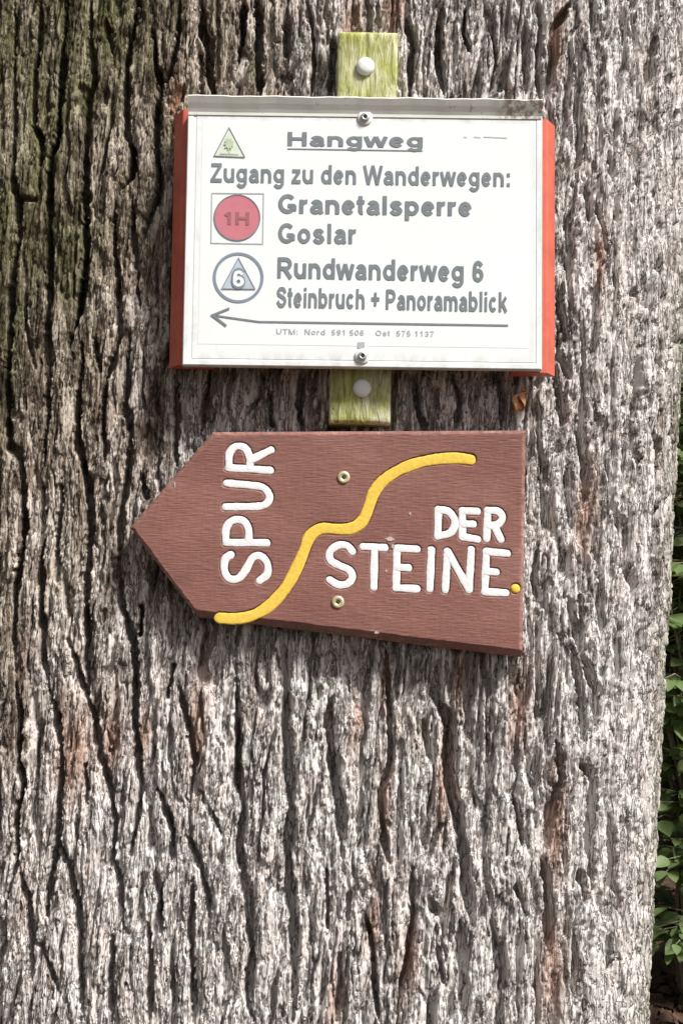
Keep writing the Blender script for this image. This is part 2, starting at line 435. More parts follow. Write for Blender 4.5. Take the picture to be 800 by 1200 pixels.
# the deep furrows of the bark, each a chain of points; "w" at the head gives its half-width in mm and depth in mm
FUR = """
5 15|15 0,14 110,14 220,20 240,21 280,14 315,10 380,6 440,8 487,8 522,22 532,25 567,28 614,24 655,16 693,14 741,17 788
2.2 5|18 234,28 231,42 233
4 13|46 0,44 30,38 92,38 147,46 160,44 222
4.5 15|79 0,73 55,70 110,66 158,57 185,57 257,57 330,55 385,56 440,54 487,52 545
5 15|105 0,106 55,110 92,102 112,100 165,100 238,99 293,97 330,90 368,79 405
3 9|125 22,127 45,130 60
5 14|161 0,154 37,148 66,148 117,147 155,156 176,154 205,140 220
4 12|134 235,132 271,136 312,138 356,141 389,122 446,120 497,122 541
5 15|178 33,182 73,187 95,183 128,183 176,187 205,185 227,176 250,161 293
4 12|209 30,202 73,192 88
3 10|154 228,156 279,160 315,162 360
3 9|110 396,117 433
5 15|95 400,95 440,89 484,89 516,98 551,103 582,104 617,104 643,101 680,101 725,100 772,103 820
3.5 11|71 560,70 598,66 636,69 668
4.5 13|52 633,46 655,47 709,49 769,54 800
5 14|152 390,149 440,146 475,153 491,152 522,149 560,141 592,139 630,138 674,142 709,155 756,158 794,158 860,161 901,165 924,159 969,152 1002
4 11|165 557,171 582
4 12|206 440,206 497,206 545
3 9|165 712,163 744
4 11|79 750,87 775,98 813,112 845,116 886,128 924,133 961,131 1010,142 1044,144 1092
3.5 10|202 782,195 817
4 13|17 800,22 838,20 894,26 924,17 961,19 1002,8 1055
4.5 14|54 800,66 841,71 894,68 950,64 1002,56 1040,54 1077
4 13|69 987,82 1032,92 1070,92 1119,94 1160,95 1199
4 11|22 1025,32 1055,34 1100,36 1149
3 9|38 1100,56 1130,69 1167
3 9|99 897,101 942
4 12|131 1100,128 1156,131 1199
4 11|180 1021,187 1055,187 1096
4 11|172 1085,176 1137,174 1199
4.5 13|210 807,219 845,227 894,221 942
4 12|184 924,193 950,202 980,200 1010
4 12|217 980,232 1010,240 1044,246 1077
4.5 11|227 1040,223 1085,225 1137,227 1199
6 10|277 780,277 867,279 920,285 950,279 999,291 1062,294 1122,289 1175,296 1199
3 7|249 954,259 980
7 11|334 760,334 835,336 884,341 947,336 1004,341 1060,345 1116,343 1199
7 9|386 820,386 854,390 910,399 947,401 1004
4 10|382 1022,384 1090
4 11|452 760,456 816,459 891,446 929,450 985,457 1015
6 12|514 775,510 816,525 842,527 917,536 955,546 1004,549 1052,555 1086
4.5 12|484 1019,486 1079,476 1135,465 1191
3 8|504 1004,517 970
4 11|429 1075,437 1112,439 1157,444 1199
4 9|397 1120,399 1157,394 1199
3 9|514 1116,521 1154
6 7|540 1082,544 1135,544 1199
3.5 9|409 1052,407 1079
3.5 11|675 760,677 782,686 826,688 870
3.5 10|688 771,701 808,703 852
4 12|683 899,697 907,697 951,695 995,701 1046
4 12|655 870,661 914,648 951,644 995
4.5 13|637 1009,648 1046,648 1090,650 1123
3 9|602 929,613 973,617 998
3 9|607 1042,620 1075
4.5 12|684 1028,692 1057
3.5 12|719 958,725 995,727 1039,739 1083
3 9|750 903,745 958
3.5 9|677 1101,677 1149,681 1185
3 9|721 1105,719 1138
3 9|756 965,754 1039,756 1119
4 12|657 380,660 420,670 443
5 14|657 457,662 493
4 13|688 410,688 447,685 493,685 523,690 543,690 593
3 10|668 547,670 587,674 620
4 14|755 407,753 457,747 503,750 530,757 560
3.5 14|772 500,777 527,775 563,773 613,770 653,773 700
4 10|633 640,628 680,637 713
3.5 10|668 700,677 733,687 773
3 9|683 700,687 763
5 11|670 0,653 27,650 67,642 110
3 10|727 143,720 200
4 11|690 217,695 253
3 10|703 240,717 293
3.5 12|773 43,767 87,763 100
3 10|770 227,778 263
3 10|797 133,793 187
4 11|655 340,665 387,668 400
3 8|698 0,697 33
4 12|210 0,207 45,198 84,188 96
6 14|237 0,236 33,245 45,245 84,250 111
3.5 10|234 60,236 111
5 13|285 0,284 30,279 72
6 15|301 0,303 36,303 78,305 111
6 13|336 18,335 45,336 63
3 8|322 46,336 45
4 12|360 0,366 30,368 75,364 111
5 13|390 40,389 70,388 111
6 14|477 20,484 50,480 110
4.5 12|516 10,513 60,521 108
3.5 9|546 6,543 36,552 60
4 8|617 18,617 60,618 105
3.5 10|632 0,636 24,632 75,635 114
4 10|288 486,306 462,308 430
3.5 10|315 462,318 498
5 12|354 430,350 470,356 510
5 13|486 438,492 486,500 505
4 12|530 436,540 470,536 500
4 11|585 436,592 470,590 500
4 12|246 430,240 470,236 505
"""
STAINS = [(520, 920, 9, 70), (452, 945, 8, 45), (452, 800, 6, 40), (85, 885, 22, 60), (130, 870, 14, 40), (232, 850, 12, 60), (540, 800, 10, 35), (168, 862, 9, 30),
          (656, 40, 8, 60), (412, 25, 12, 35), (462, 10, 12, 30), (205, 118, 7, 30), (655, 985, 14, 60), (650, 1140, 16, 60), (610, 830, 14, 50), (437, 1090, 6, 30),
          (390, 1180, 7, 50), (690, 600, 12, 60), (708, 300, 8, 40), (418, 850, 8, 40), (480, 1130, 10, 50)]
PALES = [(415, 880, 34, 120), (400, 960, 26, 90), (345, 30, 30, 70), (500, 60, 22, 70), (600, 1050, 60, 180), (690, 520, 40, 160), (280, 1080, 60, 140), (700, 1050, 60, 160),
         (640, 760, 40, 90), (330, 880, 26, 120), (580, 880, 40, 100), (720, 90, 40, 110), (740, 230, 14, 60), (150, 1100, 60, 120), (520, 1060, 30, 100), (735, 700, 26, 160)]

def build_trunk():
    # columns: fine in front, coarse behind; rows: fine at eye height, coarse above and below
    sr, fine = [0.0], 690.0
    while sr[-1] < fine: sr.append(sr[-1] + 1.2 + 0.9 * (sr[-1] / fine) ** 3)
    while sr[-1] < S_MAX - 14: sr.append(sr[-1] + 13)
    sr = np.array(sr); SR = np.concatenate([-sr[1:][::-1], sr])
    zs = [1.055]
    while zs[-1] < 2.36: zs.append(zs[-1] + 0.00175)
    up, lo, st = [zs[-1]], [zs[0]], 0.002
    while up[-1] < 5.2: st = min(st * 1.12, 0.05); up.append(up[-1] + st)
    st = 0.002
    while lo[-1] > -0.12: st = min(st * 1.12, 0.02); lo.append(lo[-1] - st)
    Z = np.array(lo[::-1][:-1] + zs + up[1:])
    nc, nr = len(SR), len(Z)
    S, ZZ = np.meshgrid(SR, Z * 1000)
    S = S.astype(np.float32); ZZ = ZZ.astype(np.float32)
    S0 = S
    # warped coordinates: nothing in bark runs straight
    w1 = fbm(S / 55, ZZ / 140, 11, 3) * 9
    right = sstep(40, 260, S)
    w2 = fbm(S / 9, ZZ / 34, 23, 3) * (2.4 - 0.6 * right)
    SW = S + w1 + w2
    # procedural plates
    F1, F2, cid = voronoi(SW / 27, ZZ / 250 + fbm(S / 40, ZZ / 90, 5, 2) * 0.25, 31)
    e1 = (F2 - F1) * 13.5
    # traced furrows
    D = np.full(S.shape, 60.0, np.float32); DEP = np.zeros(S.shape, np.float32)
    WX = S0 + w2 * (0.7 - 0.3 * right) + fbm(S / 4.0, ZZ / 7, 71, 2) * (1.7 - 0.7 * right); WZ = ZZ
    s_row = SR; z_row = Z * 1000
    wmod = np.clip(0.95 + 0.45 * fbm(S / 30, ZZ / 34, 83, 3), 0.6, 1.5)
    for line in FUR.strip().splitlines():
        head, body = line.split('|')
        hw, dep = map(float, head.split())
        pts = [px_to_trunk(*map(float, p.split())) for p in body.split(',')]
        n = len(pts) - 1
        wide = 1.0 + 1.0 * max(0.0, (abs(pts[n // 2][0]) - 380) / 200)     # broader furrows towards the flanks
        wide = min(wide, 1.7); hw *= (1.08 if pts[0][0] < 250 else 1.35) * wide; dep *= 1.0 + 0.3 * wide
        for i in range(n):
            (ax, az), (bx, bz) = pts[i], pts[i + 1]
            m = 26 * wide
            c0, c1 = np.searchsorted(s_row, (min(ax, bx) - m, max(ax, bx) + m)); r0, r1 = np.searchsorted(z_row, (min(az, bz) - m, max(az, bz) + m))
            if c1 <= c0 or r1 <= r0: continue
            xs = WX[r0:r1, c0:c1]; zz = WZ[r0:r1, c0:c1]
            vx, vz = bx - ax, bz - az
            t = np.clip(((xs - ax) * vx + (zz - az) * vz) / (vx * vx + vz * vz + 1e-6), 0, 1)
            d = np.hypot(xs - ax - t * vx, (zz - az - t * vz) * 0.8); dn = d / wide
            # tapered ends
            k = (i + t) / n
            tap = np.minimum(1, 0.35 + 4.0 * np.minimum(k, 1 - k)) if n > 1 else 0.8
            dw = d / (hw * tap * wmod[r0:r1, c0:c1])
            dd = dep * 1.8 * tap * (1 - sstep(0.55, 1.1, dw))
            sub = DEP[r0:r1, c0:c1]; np.maximum(sub, dd, out=sub)
            subD = D[r0:r1, c0:c1]; np.minimum(subD, dn.astype(np.float32), out=subD)
    inside = sstep(30, 12, D)                       # near traced furrows the procedural ones stay quiet
    pw = 2.6 + 1.6 * (cid - 0.2)
    proc = (13 + 8 * fbm(S / 60, ZZ / 160, 41, 2)) * (1 - sstep(0.35, 1.0, e1 / pw)) * (1 - 0.75 * inside)
    # second set: short narrow cracks
    G1, G2, gid = voronoi((SW + 300 + w2) / 11, ZZ / 85 + fbm(S / 20, ZZ / 60, 6, 2) * 0.35, 57)
    e2 = (G2 - G1) * 5.5
    gate = sstep(-0.25, 0.35, fbm(S / 30, ZZ / 70, 63, 2))
    crack2 = (2.6 + 4.0 * gid) * (1 - sstep(0.25, 1.0, e2 / 1.5)) * (0.25 + 0.75 * gate)
    # plates: rounded shoulders, uneven levels, thin layers that end in little steps
    shoulder = -2.6 * np.exp(-D / 6.5) - 1.6 * np.exp(-e1 / 5.0)
    level = fbm(S / 26, ZZ / 170, 77, 3) * (2.4 - 0.6 * right) + (gid - 0.5) * (1.8 - 0.8 * right)
    tr = fbm((S + w2) / 13, ZZ / 62, 91, 3) * 3.2
    fl = np.floor(tr); terr = (fl + sstep(0, 0.16, tr - fl)) * 0.85
    # small scales and fibres
    K1, K2, kid = voronoi((SW + w2 * 0.8) / 5.0, ZZ / 21 + fbm(S / 8, ZZ / 16, 8, 2) * 0.45, 97, 1.0)
    scale = (kid - 0.5) * 1.5 - 1.8 * (1 - sstep(0.0, 0.24, K2 - K1))
    rid = 1 - np.abs(fbm((S + w2 * 1.5) / 5.5, ZZ / 55, 13, 3)) * 2.0
    fib = rid * 1.5
    lg = np.abs(fbm((S + w2 * 0.8) / 17, ZZ / 300, 131, 2)); long_ = (4.0 + 7.0 * right) * (1 - sstep(0.02, 0.10, lg)) * sstep(-0.35, 0.15, fbm(S / 40, ZZ / 110, 133, 2))
    H = -np.maximum(np.maximum(DEP, proc), long_) - crack2 * (1 - sstep(2, 8, DEP)) + shoulder + level + terr + scale + fib
    # fill behind the boards a little so that they rest on ridges, not on air
    H = np.clip(H, -38, 5.0) - 3.0
    Hm = H / 1000
    ax, ay = axis(Z); gi = girth(Z)
    x0, y0, nx_, ny_ = sec(SR)
    flare = np.exp(-np.maximum(Z, 0) / 0.25)[:, None] * (0.08 * np.sin(SR / 120 + 1.1))[None, :]
    OUT = flare + Hm
    X = ax[:, None] + gi[:, None] * x0[None, :] + OUT * nx_[None, :]; Y = ay[:, None] + gi[:, None] * y0[None, :] + OUT * ny_[None, :]
    V = np.stack([X, Y, np.broadcast_to(Z[:, None], X.shape)], -1).reshape(-1, 3)
    Q = grid_quads(nr, nc, wrap=True)
    me = np_mesh('trunk', V, Q, False)
    def put(name, A):
        at = me.attributes.new(name, 'FLOAT', 'POINT'); at.data.foreach_set('value', np.ascontiguousarray(A, dtype=np.float32).ravel())
    put('tone', np.clip(0.45 * kid + 0.35 * gid + 0.2 * cid, 0, 1))
    sx = S0 + fbm(S / 60, ZZ / 160, 19, 3) * 90
    al = np.clip(0.45 * sstep(-60, -300, sx + (1900 - ZZ) * 0.35) + 0.8 * sstep(-210, -400, sx + (1900 - ZZ) * 0.30) + 0.55 * sstep(545, 610, S0 + 25 * fbm(S / 30, ZZ / 60, 99, 2)), 0, 1)
    s0, z0 = px_to_trunk(298, 70); al = np.maximum(al, 0.9 * np.exp(-((S0 - s0) / 6) ** 2 - ((ZZ - z0) / 45) ** 2))
    put('algae', al)
    def blobs(lst):
        A = np.zeros(S.shape, np.float32)
        for px, py, rx, rz in lst:
            s0, z0 = px_to_trunk(px, py)
            A = np.maximum(A, np.exp(-((S0 + w2 - s0) / rx) ** 2 - ((ZZ - z0) / rz) ** 2))
        return A
    put('stain', blobs(STAINS) * 0.9)
    put('pale', np.clip(blobs(PALES) * 0.7 + 0.32 * sstep(220, 380, S0) + 0.55 * sstep(1480, 1250, ZZ) * sstep(-330, -100, S0), 0, 1))
    put('brown', np.clip(sstep(40, -230, sx + (1900 - ZZ) * 0.30), 0, 1))
    return me, (SR, Z, OUT)

tree = empty('tree', Matrix.Translation((AX0[0] - LEAN_R * 1.7, AX0[1] - LEAN_B * 1.7, 0)))
tag(tree, 'thick old tree trunk with deeply furrowed grey brown bark carrying two trail signs', 'tree')
trunk_me, TRK = build_trunk()
trunk = link('trunk', trunk_me, M['bark'], tree)
trunk.matrix_parent_inverse = tree.matrix_world.inverted()
def trunk_point(px, py, out=0.0):
    """a point on the real bark where the sight line of a spot meets the trunk, and the outward direction"""
    s, z = px_to_trunk(px, py); z /= 1000
    SR, Z, OUT = TRK
    i = min(np.searchsorted(Z, z), len(Z) - 1); j = min(np.searchsorted(SR, s), len(SR) - 1)
    r = OUT[max(i - 3, 0):i + 4, max(j - 3, 0):j + 4].max() + out
    ax, ay = axis(z); g = girth(z); x0, y0, nx_, ny_ = sec(s)
    return Vector((ax + g * x0 + r * nx_, ay + g * y0 + r * ny_, z)), math.atan2(nx_, -ny_)

# ------------------------------------------------------------------ the sign plane: local x right, y up, z towards the walker
def sign_pose(px, py, y, tilt, roll):
    t = y + CAM_D
    o = Vector(((px - 400) / 1500 * t, y, CAM_Z + (600 - py) / 1500 * t))
    return Matrix.Translation(o) @ Matrix.Rotation(R(roll), 4, 'Y') @ Matrix.Rotation(R(90 - tilt), 4, 'X')
def on_plane(mw):
    inv = mw.inverted()
    o = inv @ Vector((0, -CAM_D, CAM_Z))
    def f(px, py, z=0.0):
        p = inv @ Vector(((px - 400) / 1500, -CAM_D + 1, CAM_Z + (600 - py) / 1500))
        d = p - o; t = (z - o.z) / d.z
        q = o + d * t
        return Vector((q.x, q.y, z))
    return f

# ---- mossy batten
def surf_y(z): return 0.062 + LEAN_B * (z - 1.7)
TILT = 4.2
mwB = sign_pose(426, 268, surf_y(2.04) - 0.020, TILT, 1.3)
P = on_plane(mwB)
batten = empty('wooden_batten', mwB)
tag(batten, 'narrow moss green wooden batten running behind the white trail sign', 'batten')
a, b = P(391, 36), P(466, 497)
hwB = 0.0372
nx, ny = 26, 120
u = np.linspace(-hwB, hwB, nx); v = np.linspace(b.y, a.y, ny)
U, Vv = np.meshgrid(u, v)
edge = np.minimum(np.minimum(U + hwB, hwB - U), np.minimum(Vv - b.y, a.y - Vv))
zz = -0.0025 * (1 - sstep(0, 0.004, edge)) + 0.0008 * fbm(U * 320, Vv * 35, 4, 3)
ring = lambda nr, nc: list(range(nc)) + [r * nc + nc - 1 for r in range(1, nr)] + list(range(nr * nc - 2, (nr - 1) * nc - 1, -1)) + [r * nc for r in range(nr - 2, 0, -1)]
def solid_sheet(name, X, Y, Zf, zb):
    """a front relief with side walls down to a flat back"""
    nr, nc = X.shape
    V = [tuple(p) for p in np.stack([X, Y, Zf], -1).reshape(-1, 3)]
    F = [tuple(q) for q in grid_quads(nr, nc).tolist()]
    rg = ring(nr, nc); base = len(V)
    V += [(V[i][0], V[i][1], zb) for i in rg]
    m = len(rg)
    for k in range(m):
        F.append((rg[(k + 1) % m], rg[k], base + k, base + (k + 1) % m))
    F.append(tuple(range(base + m - 1, base - 1, -1)))
    me = mesh(name, V, F)
    ns = (nr - 1) * (nc - 1)
    me.polygons.foreach_set('use_smooth', [i < ns for i in range(len(me.polygons))])
    return me
link('plank', solid_sheet('plank', U, Vv, zz, -0.046), M['batten'], batten)
nail_me = lathe('nail_head', [(0, 0.0052), (0.006, 0.0049), (0.0095, 0.0036), (0.0112, 0.0012), (0.0112, -0.002), (0, -0.002)])
nail_me.materials.append(M['nail'])
for q in ((428, 78), (424, 455)):
    link('nail_head', nail_me, None, batten, P(q[0], q[1], 0.0015))

# ---- white trail sign on its red board
yS = surf_y(2.04) - 0.020 - 0.016 - 0.014
mwS = sign_pose(424, 282, yS, TILT, 0.75)
S_ = on_plane(mwS)
sign = empty('trail_sign', mwS)
tag(sign, 'white trail information sign headed Hangweg with red edges, fixed above the brown arrow board', 'sign')
c00, c10 = S_(213.5, 429), S_(634.5, 432)
c01, c11 = S_(220, 131), S_(635, 136)
HW = (abs(c00.x) + c10.x + abs(c01.x) + c11.x) / 4
xm = (c00.x + c10.x + c01.x + c11.x) / 4
YB = (c00.y + c10.y) / 2; YT = (c01.y + c11.y) / 2
# red board behind
red_l, red_r = S_(201.5, 300, -0.036).x, S_(649.5, 300, -0.036).x
for xa, xb in ((red_l, red_l + 0.055), (red_r - 0.055, red_r)):
    yb_, yt_ = (S_(420, 430.5, -0.014).y, S_(420, 131, -0.014).y) if xa < 0 else (S_(420, 434, -0.014).y, S_(420, 137, -0.014).y)
    sg = 0.0125
    xo, xi = (xa, xb) if xa < 0 else (xb, xa); d = sg if xa < 0 else -sg
    pr = [(xo, -0.040), (xo, -0.036), (xo + d, -0.0140), (xo + d * 1.15, -0.0135), (xi, -0.0135), (xi, -0.040)]
    V = [(x_, y_, z_) for y_ in (yb_, yb_ + 0.0012, yt_ - 0.0012, yt_) for x_, z_ in pr]
    F = [(r_ * 6 + k, r_ * 6 + (k + 1) % 6, (r_ + 1) * 6 + (k + 1) % 6, (r_ + 1) * 6 + k) for r_ in range(3) for k in range(6)] + [tuple(range(6)), tuple(range(23, 17, -1))]
    me = mesh('red_side_strip', V, F)
    bm = bmesh.new(); bm.from_mesh(me); bmesh.ops.recalc_face_normals(bm, faces=bm.faces[:]); bm.to_mesh(me); bm.free()
    link('red_side_strip', me, M['red'], sign)
link('cross_board', bevel_box('cross_board', red_l + 0.052, red_r - 0.052, YB + 0.02, YT - 0.02, -0.030, -0.0128, 0.001, 1), M['batten'], sign)
# plate: shallow tray with a raised rim
def plate_mesh():
    bm = bmesh.new()
    x0, x1, y0, y1 = xm - HW, xm + HW, YB, YT
    V = []
    def rect(ix, iy, z): return [bm.verts.new((x0 + ix, y0 + iy, z)), bm.verts.new((x1 - ix, y0 + iy, z)), bm.verts.new((x1 - ix, y1 - iy * 0.2, z)), bm.verts.new((x0 + ix, y1 - iy * 0.2, z))]
    rings = [rect(0, 0, -0.013), rect(0, 0, -0.0012), rect(0.0012, 0.0012, 0.0), rect(0.0065, 0.0065, 0.0), rect(0.0078, 0.0078, -0.0007)]
    for A, B in zip(rings, rings[1:]):
        for k in range(4): bm.faces.new((A[k], A[(k + 1) % 4], B[(k + 1) % 4], B[k]))
    bm.faces.new(rings[-1]); bm.faces.new(rings[0][::-1])
    me = bpy.data.meshes.new('plate'); bm.to_mesh(me); bm.free(); return me
link('plate', plate_mesh(), M['plate'], sign)
# rain lip: the top of the sheet bent up and forward
def lip_mesh():
    x0, x1 = xm - HW + 0.0008, xm + HW - 0.0008
    prof = [(YT - 0.004, 0.0008), (YT - 0.0005, 0.0010), (YT + 0.003, 0.0026), (YT + 0.009, 0.0060), (YT + 0.0160, 0.0095)]
    n = 40
    V, F = [], []
    for k in range(n + 1):
        x = x0 + (x1 - x0) * k / n
        wv = 0.0004 * math.sin(k * 0.8) + 0.0003 * math.sin(k * 2.1)
        for j, (y, z) in enumerate(prof): V.append((x, y + wv * j / 4, z))
        for j, (y, z) in reversed(list(enumerate(prof))): V.append((x, y + 0.0016 + wv * j / 4, z - 0.0016))
    m = len(prof) * 2
    for k in range(n):
        for j in range(m):
            F.append((k * m + j, (k + 1) * m + j, (k + 1) * m + (j + 1) % m, k * m + (j + 1) % m))
    F.append(tuple(range(m))); F.append(tuple(range(n * m + m - 1, n * m - 1, -1)))
    me = mesh('rain_lip', V, F)
    bm = bmesh.new(); bm.from_mesh(me); bmesh.ops.recalc_face_normals(bm, faces=bm.faces[:]); bm.to_mesh(me); bm.free()
    return me
link('rain_lip', lip_mesh(), M['lip'], sign)
# paper in a laminate pouch
pa, pb = S_(222.5, 420), S_(627, 141)
pl = bevel_box('laminate_sheet', pa.x + 0.002, pb.x, pa.y, pb.y, -0.0030, -0.0002, 0.0005, 1)
link('laminate_sheet', pl, M['plate'], sign)
pa, pb = S_(232, 403), S_(619, 146)
paper = link('paper', bevel_box('paper', pa.x, pb.x, pa.y, pb.y, -0.0012, 0.0, 0, 1), M['paper'], sign)
ZI = 0.0005
EPS = 0.00035
def flat(name, pts, mat, parent, z=ZI):
    me = mesh(name, [(*p[:2], z) for p in pts], [tuple(range(len(pts)))])
    if me.polygons[0].normal.z < 0: me.flip_normals()
    return link(name, me, mat, parent)
def px_poly(name, pxs, mat, parent, z=ZI): return flat(name, [S_(x, y) for x, y in pxs], mat, parent, z)
def px_line(name, pxs, w, mat, parent, z=ZI, closed=False):
    pts = [S_(x, y) for x, y in pxs]; V, F = [], []
    n = len(pts)
    for i, p in enumerate(pts):
        a_ = pts[(i - 1) % n] if (closed or i > 0) else p; b_ = pts[(i + 1) % n] if (closed or i < n - 1) else p
        d1 = (p - a_).normalized() if (p - a_).length > 0 else (b_ - p).normalized(); d2 = (b_ - p).normalized() if (b_ - p).length > 0 else d1
        n1 = Vector((-d1.y, d1.x, 0)); n2 = Vector((-d2.y, d2.x, 0)); nn = (n1 + n2).normalized()
        k = w / 2000 / max(0.35, nn.dot(n1))
        V += [(p.x + nn.x * k, p.y + nn.y * k, z), (p.x - nn.x * k, p.y - nn.y * k, z)]
    for i in range(n if closed else n - 1):
        j = (i + 1) % n
        F.append((2 * i, 2 * i + 1, 2 * j + 1, 2 * j))
    me = mesh(name, V, F)
    return link(name, me, mat, parent)
def _arc(cx, cy, rx, ry, a0, a1, n=16):
    return [(cx + rx * math.cos(R(a0 + (a1 - a0) * k / n)), cy + ry * math.sin(R(a0 + (a1 - a0) * k / n))) for k in range(n + 1)]
def _spl(pts): return [tuple(p) for p in catmull(pts, 0.05)]
XH = 0.735
def glyph(ch):
    """bold grotesque letters as strokes in units of the capital height: advance width, list of strokes"""
    q = XH - 0.095; L = 0.175
    W = {'a': .79, 'b': .85, 'c': .79, 'd': .85, 'e': .79, 'g': .85, 'h': .85, 'i': .40, 'k': .79, 'l': .40, 'm': 1.25, 'n': .85, 'o': .85, 'p': .85, 'r': .56, 's': .78,
         't': .48, 'u': .85, 'w': 1.08, 'z': .71, 'G': 1.08, 'H': 1.0, 'M': 1.16, 'N': 1.0, 'O': 1.08, 'P': .93, 'R': 1.0, 'S': .93, 'T': .86, 'U': 1.0, 'W': 1.32, 'Z': .86,
         ' ': .39, ':': .46, '+': .82}.get(ch, .78)
    Rr = W - L; c = W / 2; rx = (Rr - L) / 2; my = XH / 2; ry = q / 2 - 0.045 + 0.0475
    o = _arc(c, my, rx, my - 0.09, 0, 360, 26)
    dot = lambda y: [(c, y), (c, y + 0.19)]
    G = {
        'n': [[(L, 0), (L, XH)], [(L, 0.40)] + _arc(c, XH - 0.36, rx, 0.27, 170, 0) + [(Rr, 0)]],
        'h': [[(L, 0), (L, 1)], [(L, 0.40)] + _arc(c, XH - 0.36, rx, 0.27, 170, 0) + [(Rr, 0)]],
        'u': [[(Rr, 0), (Rr, XH)], [(L, XH)] + _arc(c, 0.36, rx, 0.27, 180, 350) + [(Rr, 0.34)]],
        'm': [[(L, 0), (L, XH)]] + [[(L + d, 0.40)] + _arc(L + d + .225, XH - 0.34, .225, 0.25, 170, 0) + [(L + d + .45, 0)] for d in (0, .45)],
        'r': [[(L, 0), (L, XH)], [(L, 0.38)] + _arc(L + .27, XH - 0.40, .27, 0.30, 175, 82)],
        'o': [o], 'd': [o, [(Rr, 0), (Rr, 1)]], 'b': [o, [(L, 0), (L, 1)]], 'p': [o, [(L, XH), (L, -0.28)]],
        'g': [_arc(c, my + .02, rx, my - 0.11, 0, 360, 26), [(Rr, XH), (Rr, 0.0)] + _arc(c, 0.0, rx, 0.20, -10, -160)],
        'e': [[(L, my + .01), (Rr, my + .01)], _arc(c, my, rx, my - 0.09, 0, 322, 26)],
        'c': [_arc(c, my, rx, my - 0.09, 38, 322, 24)],
        'a': [_arc(c, XH - 0.27, rx * .92, 0.18, 160, 0) + [(Rr, 0.12), (Rr + .05, 0)], _spl([(Rr, .43), (c, .40), (L + .02, .30), (L + .04, .14), (c - .02, .09), (Rr - .06, .17), (Rr, .30)])],
        's': [_spl([(Rr, .52), (c + .1, .635), (c - .1, .635), (L + .02, .54), (L + .08, .43), (c, .375), (Rr - .06, .31), (Rr - .0, .20), (c + .1, .09), (c - .1, .09), (L - .03, .22)])],
        't': [[(c - .02, .97)] + [(c - .02, .22)] + _arc(c + .10, .21, .12, .12, 180, 275), [(.04, XH - .08), (W - .05, XH - .08)]],
        'i': [[(c, 0), (c, XH)], [(c, .84), (c, 1.0)]], 'l': [[(c, 0), (c, 1)]],
        'k': [[(L, 0), (L, 1)], [(Rr + .04, XH), (L + .04, .26)], [(L + .20, .42), (Rr + .08, 0)]],
        'w': [[(.09, XH), (.30, .0)], [(.30, .0), (c, XH)], [(c, XH), (W - .30, .0)], [(W - .30, .0), (W - .09, XH)]],
        'W': [[(.09, 1), (.36, .0)], [(.36, .0), (c, 1)], [(c, 1), (W - .36, .0)], [(W - .36, .0), (W - .09, 1)]],
        'z': [[(.08, XH - .085), (W - .09, XH - .085)], [(W - .16, XH - .12), (.15, .12)], [(.06, .085), (W - .06, .085)]],
        'Z': [[(.09, .905), (W - .08, .905)], [(W - .16, .87), (.16, .12)], [(.06, .095), (W - .05, .095)]],
        'H': [[(L, 0), (L, 1)], [(Rr, 0), (Rr, 1)], [(L, .52), (Rr, .52)]],
        'U': [[(L, 1)] + _arc(c, .40, rx, .305, 180, 360) + [(Rr, 1)]],
        'T': [[(.03, .905), (W - .03, .905)], [(c, 0), (c, .9)]],
        'M': [[(L, 0), (L, 1)], [(Rr, 0), (Rr, 1)], [(L, .98), (c, .02)], [(c, .02), (Rr, .98)]],
        'N': [[(L, 0), (L, 1)], [(Rr, 0), (Rr, 1)], [(L + .02, .96), (Rr - .02, .04)]],
        'O': [_arc(c, .5, rx, .405, 0, 360, 30)], '0': [_arc(c, .5, rx, .405, 0, 360, 30)],
        'P': [[(L, 0), (L, 1)], [(L, .905), (c, .905)] + _arc(c + .02, .675, Rr - c - .02, .23, 90, -90) + [(L, .445)]],
        'R': [[(L, 0), (L, 1)], [(L, .905), (c, .905)] + _arc(c + .04, .685, Rr - c - .05, .22, 90, -90) + [(L, .465)], [(c, .44), (Rr + .06, 0)]],
        'S': [_spl([(Rr, .70), (c + .16, .89), (c - .12, .90), (L + .01, .77), (L + .06, .62), (c, .53), (Rr - .06, .43), (Rr, .27), (c + .14, .10), (c - .14, .10), (L - .03, .30)])],
        'G': [_arc(c, .5, rx, .405, 42, 345, 28), [(c + .02, .40), (Rr + .02, .40)], [(Rr - .01, .44), (Rr - .01, .13)]],
        '1': [[(c + .06, 0), (c + .06, 1)], [(c + .05, .92), (c - .20, .70)]],
        '3': [_spl([(L, .74), (c - .05, .90), (Rr - .06, .82), (Rr - .06, .62), (c, .52)]), _spl([(c, .52), (Rr - .02, .42), (Rr - .02, .20), (c, .09), (L - .02, .26)])],
        '5': [[(Rr, .905), (L + .08, .905)], [(L + .08, .95), (L + .03, .47)], _spl([(L + .03, .47), (c + .02, .57), (Rr, .44), (Rr, .22), (c, .09), (L - .03, .24)])],
        '6': [_arc(c, .315, rx, .225, 0, 360, 26), _spl([(Rr, .76), (c + .06, .905), (c - .12, .87), (L + .02, .68), (L, .32)])],
        '7': [[(L - .07, .905), (Rr + .04, .905)], _spl([(Rr, .87), (c + .04, .48), (c - .08, 0)])],
        '9': [_arc(c, .685, rx, .225, 0, 360, 26), _spl([(L, .24), (c - .06, .095), (c + .12, .13), (Rr - .02, .32), (Rr, .68)])],
        ':': [dot(0), dot(.52)], '+': [[(.08, .5), (W - .08, .5)], [(c, .16), (c, .84)]], ' ': [],
    }
    return W, G[ch]
